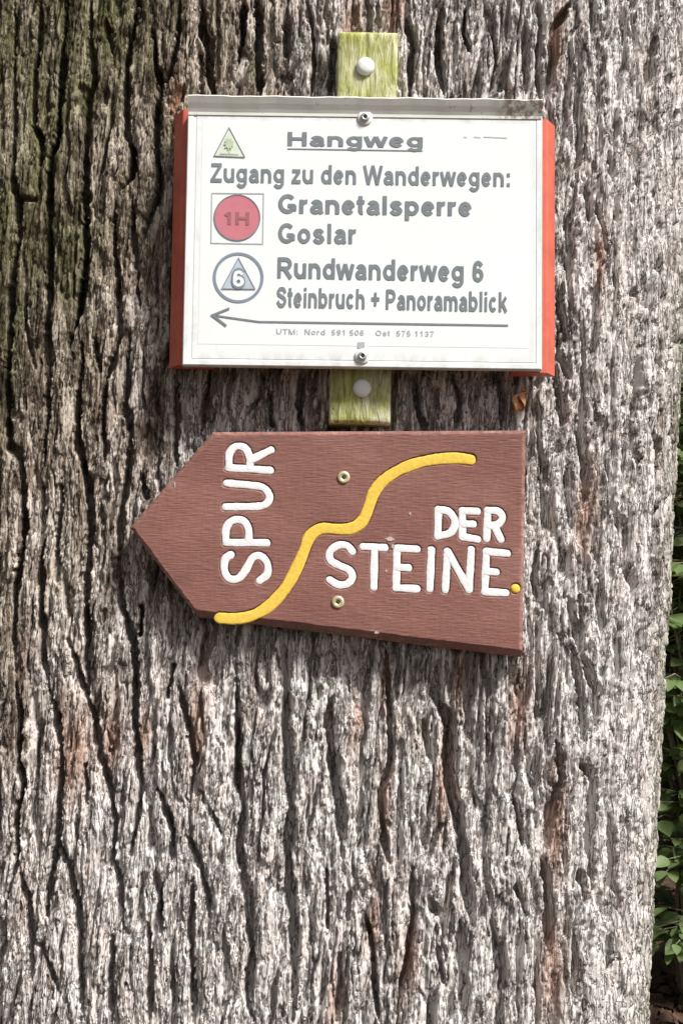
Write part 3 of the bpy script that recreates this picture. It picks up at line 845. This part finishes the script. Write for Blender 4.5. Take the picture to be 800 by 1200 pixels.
def text(name, s, x0, yb0, x1, yb1, cap, mat, parent, weight=0.205, z=ZI):
    V, F = [], []
    x = 0.0; hw = weight / 2
    for ch in s:
        W, strokes = glyph(ch)
        for k, st in enumerate(strokes):
            P_ = [np.array((x + a_, b_)) for a_, b_ in st]
            closed = np.linalg.norm(P_[0] - P_[-1]) < 1e-6
            if closed: P_ = P_[:-1]
            n = len(P_); b0 = len(V)
            for i, p in enumerate(P_):
                a_ = P_[(i - 1) % n] if (closed or i > 0) else None; b_ = P_[(i + 1) % n] if (closed or i < n - 1) else None
                d1 = (p - a_) if a_ is not None else (b_ - p); d2 = (b_ - p) if b_ is not None else d1
                d1 = d1 / (np.linalg.norm(d1) + 1e-9); d2 = d2 / (np.linalg.norm(d2) + 1e-9)
                n1 = np.array((-d1[1], d1[0])); n2 = np.array((-d2[1], d2[0])); nn = n1 + n2; nn = nn / (np.linalg.norm(nn) + 1e-9)
                r_ = hw / max(0.6, float(nn.dot(n1)))
                V += [(*(p + nn * r_), k * 8e-5 + i * 2e-6), (*(p - nn * r_), k * 8e-5 + i * 2e-6)]
            for i in range(n if closed else n - 1):
                j = (i + 1) % n; F.append((b0 + 2 * i, b0 + 2 * i + 1, b0 + 2 * j + 1, b0 + 2 * j))
        x += W
    co = np.array(V); xa, xb = co[:, 0].min(), co[:, 0].max()
    A, B = S_(x0, yb0), S_(x1, yb1); d = B - A
    f = d.length / (xb - xa); g = cap / 1000 * 1.015
    ex = d.normalized(); ey = Vector((-ex.y, ex.x, 0))
    tx = (co[:, 0] - xa) * f; ty = co[:, 1] * g
    out = np.stack([A.x + ex.x * tx + ey.x * ty, A.y + ex.y * tx + ey.y * ty, z + co[:, 2]], -1)
    me = mesh(name, out, F)
    return link(name, me, mat, parent)
text('lettering', 'Hangweg', 337, 171, 495, 173, 17, M['ink'], sign)
px_line('underline', [(337, 174.5), (495, 177)], 1.3, M['ink'], sign)
text('lettering', 'Zugang zu den Wanderwegen:', 247, 213.5, 597, 219, 23, M['ink'], sign, 0.195)
text('lettering', 'Granetalsperre', 326, 250, 552, 253.5, 23, M['ink'], sign, 0.215)
text('lettering', 'Goslar', 326, 285, 417, 286, 24, M['ink'], sign)
text('lettering', 'Rundwanderweg 6', 325, 326, 566, 330.5, 25, M['ink'], sign)
text('lettering', 'Steinbruch + Panoramablick', 324, 360, 594, 366, 24, M['ink'], sign)
text('lettering', 'UTM:  Nord  591 506    Ost  575 1137', 324, 391.5, 508, 394.5, 6.5, M['ink_pale'], sign, 0.13)
px_line('arrow_shaft', [(252, 370), (303, 377.2), (595, 381.5)], 2.4, M['ink'], sign)
px_line('arrow_head', [(269, 361.5), (249, 369.5), (265.5, 382)], 2.6, M['ink'], sign, ZI + EPS)
for x0, x1 in ((543, 547), (555, 563), (566, 594)):
    px_line('faint_print', [(x0, 160.5), (x1, 161 + (x1 - 543) * 0.012)], 0.9, M['ink_blue'], sign)
# emblem of the tree in a triangle
tri = [(268.5, 150), (251, 183), (287, 184.5)]
em = px_poly('tree_emblem', tri, M['ink_green_pale'], sign)
px_line('outline', tri, 1.1, M['ink'], em, ZI + EPS, True)
px_line('tree_trunk_mark', [(268.3, 163), (268.7, 180)], 1.4, M['ink_green'], em, ZI + EPS)
px_line('ground_mark', [(258, 180.3), (280, 181)], 1.0, M['ink_green'], em, ZI + 2 * EPS)
crown = []
for k in range(18):
    an = 2 * math.pi * k / 18; rr = 5.2 + (1.7 if k % 2 else -1.2)
    crown.append((268.5 + rr * 0.95 * math.cos(an), 169 + rr * 1.15 * math.sin(an)))
px_poly('crown_mark', crown, M['ink_green'], em, ZI + 3 * EPS)
def circ(cx, cy, r, n=56): return [(cx + r * math.cos(2 * math.pi * k / n), cy + r * math.sin(2 * math.pi * k / n)) for k in range(n)]
sq = [(248.5, 226.5), (309, 227), (308, 286), (247.5, 285)]
px_line('square_outline', sq, 1.1, M['ink_pale'], sign, ZI, True)
rd = px_poly('red_disc', circ(278, 255.3, 26.6), M['ink_red'], sign)
px_line('outline', circ(278, 255.3, 26.6), 1.3, M['ink'], rd, ZI + EPS, True)
text('lettering', '1H', 262.5, 263.5, 292, 264, 15.5, M['ink_redgrey'], rd, 0.22, ZI + EPS)
bc = px_line('blue_ring', circ(279.3, 325.5, 28), 3.4, M['ink_blue_dark'], sign, ZI, True)
tr = [(279.5, 302.5), (260, 338.5), (299, 339)]
bt = px_poly('blue_triangle', tr, M['ink_blue'], sign)
px_line('outline', tr, 1.1, M['ink_blue_dark'], bt, ZI + EPS, True)
text('lettering', '6', 271.2, 337, 287.6, 337.3, 21.5, M['ink_blue_dark'], bt, 0.36, ZI + 2 * EPS)
text('lettering', '6', 272.8, 336, 286, 336.3, 19, M['paper'], bt, 0.2, ZI + 3 * EPS)
px_poly('print_mark', [(419, 401), (427, 401), (427, 408), (419, 408)], M['ink_pale'], sign)
# screws with washers
wash_me = lathe('washer', [(0.0035, 0.0016), (0.0085, 0.0014), (0.0092, 0.0006), (0.0092, -0.001), (0.0035, -0.001)])
wash_me.materials.append(M['nail'])
sc_me = lathe('screw', [(0, 0.0028), (0.0022, 0.0030), (0.0024, 0.0042), (0.0046, 0.0034), (0.0056, 0.0018), (0.0056, 0.0), (0, 0.0)])
sc_me.materials.append(M['steel'])
rec_me = lathe('recess', [(0, 0.0035), (0.0021, 0.0033), (0.0023, 0.0029), (0, 0.0028)], 10); rec_me.materials.append(M['dark'])
for q in ((427.5, 138), (424.5, 417.5)):
    w = link('washer', wash_me, None, sign, S_(q[0], q[1], 0.0006))
    s = link('screw', sc_me, None, sign, S_(q[0], q[1], 0.0012))
    link('recess', rec_me, None, s)

# ------------------------------------------------------------------ brown arrow board
yA = surf_y(1.64) - 0.029
mwA = sign_pose(400, 635, yA, 3.4, 0.0)
A_ = on_plane(mwA)
arrow = empty('arrow_sign', mwA)
tag(arrow, 'brown wooden arrow sign with carved white words Spur der Steine and yellow wavy line', 'sign')
def z5(pts): return [(140 + .3125 * x, 490 + .3125 * y) for x, y in pts]
def z6(pts): return [(380 + .3125 * x, 490 + .3125 * y) for x, y in pts]
LET = [  # (strokes)
    [z5([(418, 512), (396, 530), (393, 572), (412, 602), (445, 602), (472, 570), (498, 525), (528, 517), (553, 545), (553, 585), (525, 610)])],
    [z5([(398, 467), (552, 468)]), z5([(398, 462), (400, 412), (425, 384), (462, 385), (482, 414), (484, 462)])],
    [z5([(402, 244), (490, 252), (540, 262), (562, 295), (545, 325), (500, 332), (398, 333)])],
    [z5([(408, 186), (565, 196)]), z5([(410, 182), (412, 132), (438, 106), (472, 114), (487, 150), (488, 186)]), z5([(490, 158), (567, 120)])],
    [z6([(104, 500), (84, 479), (50, 478), (20, 502), (22, 532), (55, 553), (92, 570), (104, 597), (86, 622), (52, 625), (20, 607)])],
    [z6([(145, 482), (226, 486)]), z6([(187, 486), (184, 634)])],
    [z6([(271, 490), (268, 638)]), z6([(271, 488), (346, 492)]), z6([(272, 560), (314, 562)]), z6([(268, 637), (346, 641)])],
    [z6([(400, 494), (394, 640)])],
    [z6([(460, 502), (452, 644)]), z6([(460, 500), (540, 640)]), z6([(549, 494), (541, 644)])],
    [z6([(606, 500), (600, 652)]), z6([(606, 500), (684, 508)]), z6([(604, 575), (642, 578)]), z6([(600, 652), (678, 656)])],
    [z6([(426, 345), (424, 440)]), z6([(426, 343), (466, 352), (488, 390), (472, 430), (424, 443)])],
    [z6([(516, 350), (516, 446)]), z6([(516, 348), (572, 350)]), z6([(518, 397), (556, 398)]), z6([(516, 445), (572, 455)])],
    [z6([(611, 350), (607, 452)]), z6([(611, 346), (650, 350), (666, 374), (648, 400), (612, 404)]), z6([(636, 405), (660, 455)])],
]
YEL = z5([(376, 750), (440, 752), (500, 740), (560, 705), (620, 640), (660, 570), (690, 500), (712, 445), (742, 420), (768, 413)]) + \
      z6([(60, 417), (108, 411), (143, 385), (163, 340), (185, 280), (220, 235), (280, 195), (350, 168), (430, 153), (500, 150), (546, 156)])
def loc2(pts, smooth=True, step=0.002):
    q = [np.array(A_(x, y)[:2]) for x, y in pts]
    if len(q) > 2: q = catmull(q, step)
    else:
        n = max(2, int(np.linalg.norm(q[1] - q[0]) / 0.003)); q = [q[0] + (q[1] - q[0]) * k / n for k in range(n + 1)]
    return q
STR = []
for li, strokes in enumerate(LET):
    STR.append([loc2(s) for s in strokes])
yel = loc2(YEL, step=0.004)
HWL, HWY = 0.0048, 0.0070
# front relief
Lp = [A_(*p) for p in ((232, 724), (152, 618), (249, 506))]
Rp = [A_(*p) for p in ((612, 771), (616, 504))]
nv, nu = 340, 560
vt = 0.49
vs = np.sort(np.concatenate([np.linspace(0, 1, nv - 1), [vt]])); us = np.linspace(0, 1, nu)
def lerp(a_, b_, t): return np.array(a_[:2])[None, :] * (1 - t)[:, None] + np.array(b_[:2])[None, :] * t[:, None]
Lc = np.where((vs < vt)[:, None], lerp(Lp[0], Lp[1], np.clip(vs / vt, 0, 1)), lerp(Lp[1], Lp[2], np.clip((vs - vt) / (1 - vt), 0, 1)))
Rc = lerp(Rp[0], Rp[1], vs)
XY = Lc[:, None, :] * (1 - us)[None, :, None] + Rc[:, None, :] * us[None, :, None]
BX, BY = XY[..., 0], XY[..., 1]
poly = [Lp[0], Rp[0], Rp[1], Lp[2], Lp[1]]
ED = np.full(BX.shape, 1.0)
for i in range(5):
    p, q = poly[i], poly[(i + 1) % 5]
    d = (q - p).normalized(); ED = np.minimum(ED, np.abs((BX - p.x) * -d.y + (BY - p.y) * d.x))
DG = np.full(BX.shape, 1.0)
def carve(path, hw):
    for p, q in zip(path, path[1:]):
        m = hw + 0.004
        cols = np.where((BX.max(0) > min(p[0], q[0]) - m) & (BX.min(0) < max(p[0], q[0]) + m))[0]
        rows = np.where((BY.max(1) > min(p[1], q[1]) - m) & (BY.min(1) < max(p[1], q[1]) + m))[0]
        if not len(cols) or not len(rows): continue
        sl = (slice(rows[0], rows[-1] + 1), slice(cols[0], cols[-1] + 1))
        vx, vy = q - p
        t = np.clip(((BX[sl] - p[0]) * vx + (BY[sl] - p[1]) * vy) / (vx * vx + vy * vy + 1e-12), 0, 1)
        d = np.hypot(BX[sl] - p[0] - t * vx, BY[sl] - p[1] - t * vy) - hw
        DG[sl] = np.minimum(DG[sl], d)
for st in STR:
    for path in st: carve(path, HWL)
carve(yel, HWY)
dotc = A_(603.5, 690)
carve([np.array(dotc[:2]), np.array(dotc[:2]) + 0.0001], 0.0062)
db = (Rp[0] - Lp[0]).normalized(); EB = np.abs((BX - Lp[0].x) * -db.y + (BY - Lp[0].y) * db.x) * 1000      # the lower edge is planed off broadly
ew = ED * 1000 + 0.8 * fbm(BX * 90, BY * 90, 61, 3)
ZF = -0.0042 * (1 - sstep(-0.3, 4.6, ew)) ** 1.5 - 0.013 * (1 - np.clip((EB + 0.7 * fbm(BX * 60, BY * 90, 64, 2)) / 9.0, 0, 1)) - 0.0020 * (1 - sstep(0.0002, 0.0011, DG)) + 0.00025 * fbm(BX * 60, BY * 700, 62, 3)
board_me = solid_sheet('board', BX, BY, ZF, -0.030)
wear = np.clip(1 - ED * 1000 / 7.0, 0, 1) * (0.4 + 0.6 * sstep(-0.2, 0.5, fbm(BX * 30, BY * 30, 65, 3)))
for x, y, r_ in ((457, 631, 6), (455, 648, 5), (205, 568, 6), (440, 742, 6), (480, 602, 2.5), (453, 668, 3), (610, 645, 5)):
    p = A_(x, y); wear = np.maximum(wear, 0.9 * np.exp(-((BX - p.x) ** 2 + (BY - p.y) ** 2) / (r_ / 1000) ** 2))
wa = board_me.attributes.new('wear', 'FLOAT', 'POINT')
wv = np.zeros(len(board_me.vertices), np.float32); wv[:wear.size] = wear.ravel(); wv[wear.size:] = 0.3
wa.data.foreach_set('value', wv)
link('board', board_me, M['board'], arrow)
def bead(paths, hw, top, seed, flat_ends=False):
    """painted strokes lying in the carved grooves: soft convex beads"""
    rnd = np.random.RandomState(seed); V, F = [], []
    K = 9
    for pi, path in enumerate(paths):
        path = [np.array(p) for p in path]
        st = []
        t0 = (path[1] - path[0]) / np.linalg.norm(path[1] - path[0]); t1 = (path[-1] - path[-2]) / np.linalg.norm(path[-1] - path[-2])
        caps = (0.98, 0.9, 0.72, 0.45, 0.2)
        for c in caps: st.append((path[0] - t0 * hw * c, t0, math.sqrt(1 - c * c)))
        for i, p in enumerate(path):
            t = path[min(i + 1, len(path) - 1)] - path[max(i - 1, 0)]; st.append((p, t / np.linalg.norm(t), 1.0))
        for c in caps[::-1]: st.append((path[-1] + t1 * hw * c, t1, math.sqrt(1 - c * c)))
        b0 = len(V); ph = rnd.rand() * 6
        for si, (p, t, s) in enumerate(st):
            nrm = np.array([-t[1], t[0]])
            w = hw * s * (1 + 0.06 * math.sin(si * 0.55 + ph) + 0.03 * rnd.randn())
            for k in range(K):
                a_ = math.pi * k / (K - 1); q = p + nrm * w * math.cos(a_)
                zt = -0.0021 + (0.0021 + top) * (max(0, math.sin(a_)) ** 0.24) * (0.35 + 0.65 * s) + pi * 0.00012
                V.append((q[0], q[1], zt))
        for i in range(len(st) - 1):
            for k in range(K - 1):
                F.append((b0 + i * K + k, b0 + i * K + k + 1, b0 + (i + 1) * K + k + 1, b0 + (i + 1) * K + k))
    me = mesh('stroke', V, F, True)
    bm = bmesh.new(); bm.from_mesh(me)
    for f in bm.faces:
        f.normal_update()
        if f.normal.z < 0: f.normal_flip()
    bm.to_mesh(me); bm.free()
    return me
for li, st in enumerate(STR):
    link('letter', bead(st, HWL, -0.0006, li), M['white'], arrow)
link('wavy_line', bead([yel], HWY, -0.0006, 50), M['yellow'], arrow)
link('yellow_dot', lathe('yellow_dot', [(0, 0.0004), (0.0035, 0.0001), (0.0055, -0.0008), (0.0062, -0.003), (0, -0.003)]), M['yellow'], arrow, dotc)
bs_me = lathe('screw_head', [(0, 0.0004), (0.0022, 0.0006), (0.0027, 0.0016), (0.0058, 0.0019), (0.0074, 0.0012), (0.0078, -0.0005), (0, -0.0005)]); bs_me.materials.append(M['brass'])
br_me = lathe('recess', [(0, 0.0012), (0.0023, 0.0011), (0.0025, 0.0006), (0, 0.0005)], 10); br_me.materials.append(M['dark'])
for q in ((402.5, 559.5), (395.7, 705.6)):
    s = link('screw_head', bs_me, None, arrow, A_(q[0], q[1], 0.0001)); link('recess', br_me, None, s)

rs = random.Random(14)
for cx_, cy_, rx_, ry_ in ((457, 631.5, 6.5, 2.6), (460, 640, 2.2, 3.5), (452, 669, 1.2, 2.0), (205, 568, 1.0, 4.0), (441, 741, 3.5, 1.6), (480, 602, 1.4, 1.6)):
    pts = [A_(cx_ + rx_ * rs.uniform(.6, 1.15) * math.cos(6.283 * k / 14), cy_ + ry_ * rs.uniform(.6, 1.15) * math.sin(6.283 * k / 14)) for k in range(14)]
    flat('paint_smear', pts, M['smear'], arrow, 0.0007)

# ------------------------------------------------------------------ small things caught in the bark
def dry_leaf(px, py):
    p, th = trunk_point(px, py, 0.016)
    V, F = [], []
    n, m = 12, 7
    for i in range(n):
        t = i / (n - 1); w = 0.0150 * math.sin(math.pi * min(1, t * 0.92 + 0.06)) ** 0.7
        for j in range(m):
            u_ = (j / (m - 1) - 0.5) * 2
            V.append((u_ * w * math.cos(u_ * 0.9 + t * 2.4) , -0.004 * math.sin(t * 6) - 0.006 * u_ * u_ - 0.003 * math.sin(u_ * 5 + t * 9), (t - 0.5) * 0.027 + 0.004 * math.sin(u_ * 3)))
    for i in range(n - 1):
        for j in range(m - 1): F.append((i * m + j, i * m + j + 1, (i + 1) * m + j + 1, (i + 1) * m + j))
    me = mesh('dry_leaf', V, F, True)
    o = link('dry_leaf', me, M['dry'])
    md = o.modifiers.new('thick', 'SOLIDIFY'); md.thickness = 0.0008
    o.location = p; o.rotation_euler = (0, R(25), th)
    tag(o, 'curled orange brown dry leaf caught in bark above the arrow board corner', 'leaf')
dry_leaf(611, 471)
p0, _ = trunk_point(497, 437, 0.006); p1, _ = trunk_point(521, 461, 0.003)
pm = (p0 + p1) / 2 + Vector((0.002, -0.003, 0.002))
Vt, Ft = tube('twig', [p0, pm, p1], [0.0009, 0.0011, 0.0007], 6)
tag(link('twig', mesh('twig', Vt, Ft, True), mat_plain('pale_twig', (0.45, 0.40, 0.33), 0.8)), 'thin pale twig stuck in the bark just under the white sign', 'twig')

# ------------------------------------------------------------------ undergrowth behind the tree
def leaf_mesh(L=1.0, W=0.62, curl=0.18, seed=0):
    rnd = random.Random(seed); V, F = [], []
    prof = [0.0, 0.60, 0.94, 1.0, 0.86, 0.55, 0.0]
    n = len(prof)
    for i, w in enumerate(prof):
        t = i / (n - 1)
        for sgn in (-1, 0, 1):
            ww = W / 2 * w * (1 + rnd.uniform(-.06, .06))
            V.append((sgn * ww, t * L, -curl * t * t * L + abs(sgn) * w * 0.09 * L + rnd.uniform(-.01, .01)))
    for i in range(n - 1):
        F.append((3 * i, 3 * i + 1, 3 * i + 4, 3 * i + 3)); F.append((3 * i + 1, 3 * i + 2, 3 * i + 5, 3 * i + 4))
    return V, F
LEAFS = []
for k in range(4):
    V, F = leaf_mesh(1.0, random.uniform(0.55, 0.72), random.uniform(0.1, 0.35), k)
    me = mesh('leaf', V, F, True); me.materials.append(M['leaf']); LEAFS.append(me)
LV, LF = leaf_mesh(1.0, 0.65, 0.2, 9); LV = np.array(LV); LF = np.array(LF)
SV = np.array([(0, 0, 0), (-.3, .4, .06), (.3, .4, .06), (0, .5, 0), (0, 1, -.15)]); SF = np.array([(0, 3, 4, 1), (0, 2, 4, 3)])

def leaf_cloud(name, mats, mat, parent=None, LV=LV, LF=LF):
    """many leaves as one mesh; mats: list of 4x4 numpy"""
    n = len(mats); A = np.array(mats)
    V = np.einsum('nij,vj->nvi', A[:, :3, :3], LV) + A[:, None, :3, 3]
    Q = (LF[None] + (np.arange(n) * len(LV))[:, None, None]).reshape(-1, 4)
    return link(name, np_mesh(name, V.reshape(-1, 3), Q), mat, parent)

def leaf_matrix(p, out, size, rnd):
    """a leaf at p, growing along 'out', drooping, its face up"""
    y = Vector(out); y.z -= 0.35; y.normalize()
    up = Vector((rnd.gauss(0, .35), rnd.gauss(0, .35) - 0.35, 1)).normalized()
    x = y.cross(up).normalized(); z = x.cross(y)
    m = Matrix((x, y, z)).transposed().to_4x4()
    return Matrix.Translation(p) @ m @ Matrix.Diagonal((size, size, size, 1))

def shrub(base, height, spread, n_stem, n_leaf, label, seed, as_parts, group=None, size=(0.05, 0.095), mat='leaf'):
    rnd = random.Random(seed)
    base = Vector((base[0], base[1], float(ground_z(base[0], base[1])) - 0.02))
    root = empty('shrub', Matrix.Translation(base))
    tag(root, label, 'shrub', group)
    nodes = []
    for s in range(n_stem):
        an = rnd.uniform(0, 6.283); lean = rnd.uniform(0.15, 1.0) * spread
        h = height * rnd.uniform(0.7, 1.05)
        pts, rad = [], []
        N = 9
        ph = rnd.uniform(0, 6)
        for i in range(N):
            t = i / (N - 1)
            pts.append(Vector((math.cos(an) * lean * t ** 1.5 + 0.05 * math.sin(ph + t * 7), math.sin(an) * lean * t ** 1.5 + 0.05 * math.cos(ph + t * 6), h * t)))
            rad.append(0.009 * (1 - 0.8 * t))
        V, F = tube('stem', pts, rad, 6)
        for i in range(1, N):
            for k in range(4):
                a2 = rnd.uniform(0, 6.283); L = rnd.uniform(0.12, 0.34) * (1.1 - 0.4 * i / N)
                d = Vector((math.cos(a2), math.sin(a2), rnd.uniform(0.0, 0.5))).normalized()
                e = pts[i] + d * L
                mid = pts[i] + d * L * 0.5 + Vector((0, 0, 0.02))
                V2, F2 = tube('twig', [pts[i], mid, e], [0.0035, 0.0025, 0.0012], 5)
                F += [tuple(q + len(V) for q in f_) for f_ in F2]; V += V2
                for t in (0.25, 0.45, 0.62, 0.8, 1.0):
                    side = Vector((-d.y, d.x, 0)) * rnd.choice((-1, 1))
                    q = pts[i].lerp(e, t)
                    nodes.append((q, (d * (0.4 + t * 0.5) + side * rnd.uniform(0.3, 1.0) * (1.05 - t * 0.7)).normalized()))
        link('stem', mesh('stem', V, F, True), M['twig'], root)          # a stem with its side twigs
    rnd.shuffle(nodes)
    keep = nodes[:n_leaf]
    ms = [leaf_matrix(q, d, rnd.uniform(*size), rnd) for q, d in keep]
    if as_parts:
        vis = sorted(range(len(ms)), key=lambda i: abs((base + ms[i].translation).x - 1.22) + 0.5 * max(0, (base + ms[i].translation).y - 3.0))
        first = set(vis[:295])
        for i in vis[:295]:
            o = link('leaf', rnd.choice(LEAFS), None, root); o.matrix_local = ms[i]
        rest = [np.array(ms[i]) for i in range(len(ms)) if i not in first]
    else: rest = [np.array(m) for m in ms]
    if rest:
        tag(leaf_cloud('foliage', rest, M[mat], root), kind='stuff')
    return root

shrub((1.23, 3.0), 2.35, 0.32, 30, 3400, 'bright green leafy shrub showing beside the right edge of the trunk', 5, True)
shrub((1.75, 3.5), 2.2, 0.5, 7, 420, 'leafy shrub growing to the right of the bright green shrub', 8, False)
shrub((0.75, 3.9), 2.2, 0.5, 7, 420, 'leafy shrub hidden directly behind the tree trunk', 12, False)
shrub((-1.3, 3.4), 2.2, 0.5, 7, 420, 'leafy shrub growing behind the mossy left side of the trunk', 15, False)
# the wood beyond as one mass, its shade put into the leaf colour
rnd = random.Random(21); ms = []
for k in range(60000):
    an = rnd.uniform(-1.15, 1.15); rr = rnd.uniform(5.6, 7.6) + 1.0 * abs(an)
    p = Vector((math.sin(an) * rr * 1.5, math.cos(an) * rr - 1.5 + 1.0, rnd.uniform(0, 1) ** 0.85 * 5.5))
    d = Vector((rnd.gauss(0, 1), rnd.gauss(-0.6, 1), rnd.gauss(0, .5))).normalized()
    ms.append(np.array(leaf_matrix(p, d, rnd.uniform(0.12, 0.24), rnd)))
tag(leaf_cloud('woodland_thicket', ms, M['leaf_shade'], None, SV, SF), 'shaded green woodland thicket closing the view behind the shrubs', 'thicket', kind='stuff')
# leaf litter
rnd = random.Random(33); ms = []
for k in range(9000):
    x = rnd.gauss(0.6, 1.8); y = rnd.gauss(2.4, 1.6)
    if k % 3 == 0: x = rnd.uniform(0.9, 2.0); y = rnd.uniform(2.2, 4.0)
    z = float(ground_z(x, y)) + rnd.uniform(0.004, 0.03)
    d = Vector((rnd.gauss(0, 1), rnd.gauss(0, 1), 0.35 + rnd.gauss(0, .3))).normalized()
    ms.append(np.array(leaf_matrix(Vector((x, y, z)), d, rnd.uniform(0.04, 0.08), rnd)))
tag(leaf_cloud('leaf_litter', ms, mat_plain('brown_litter', (0.10, 0.06, 0.042), 0.85, 0.2, 0.6, 9)), 'brown fallen leaves covering the ground under the shrubs', 'leaf litter', kind='stuff')
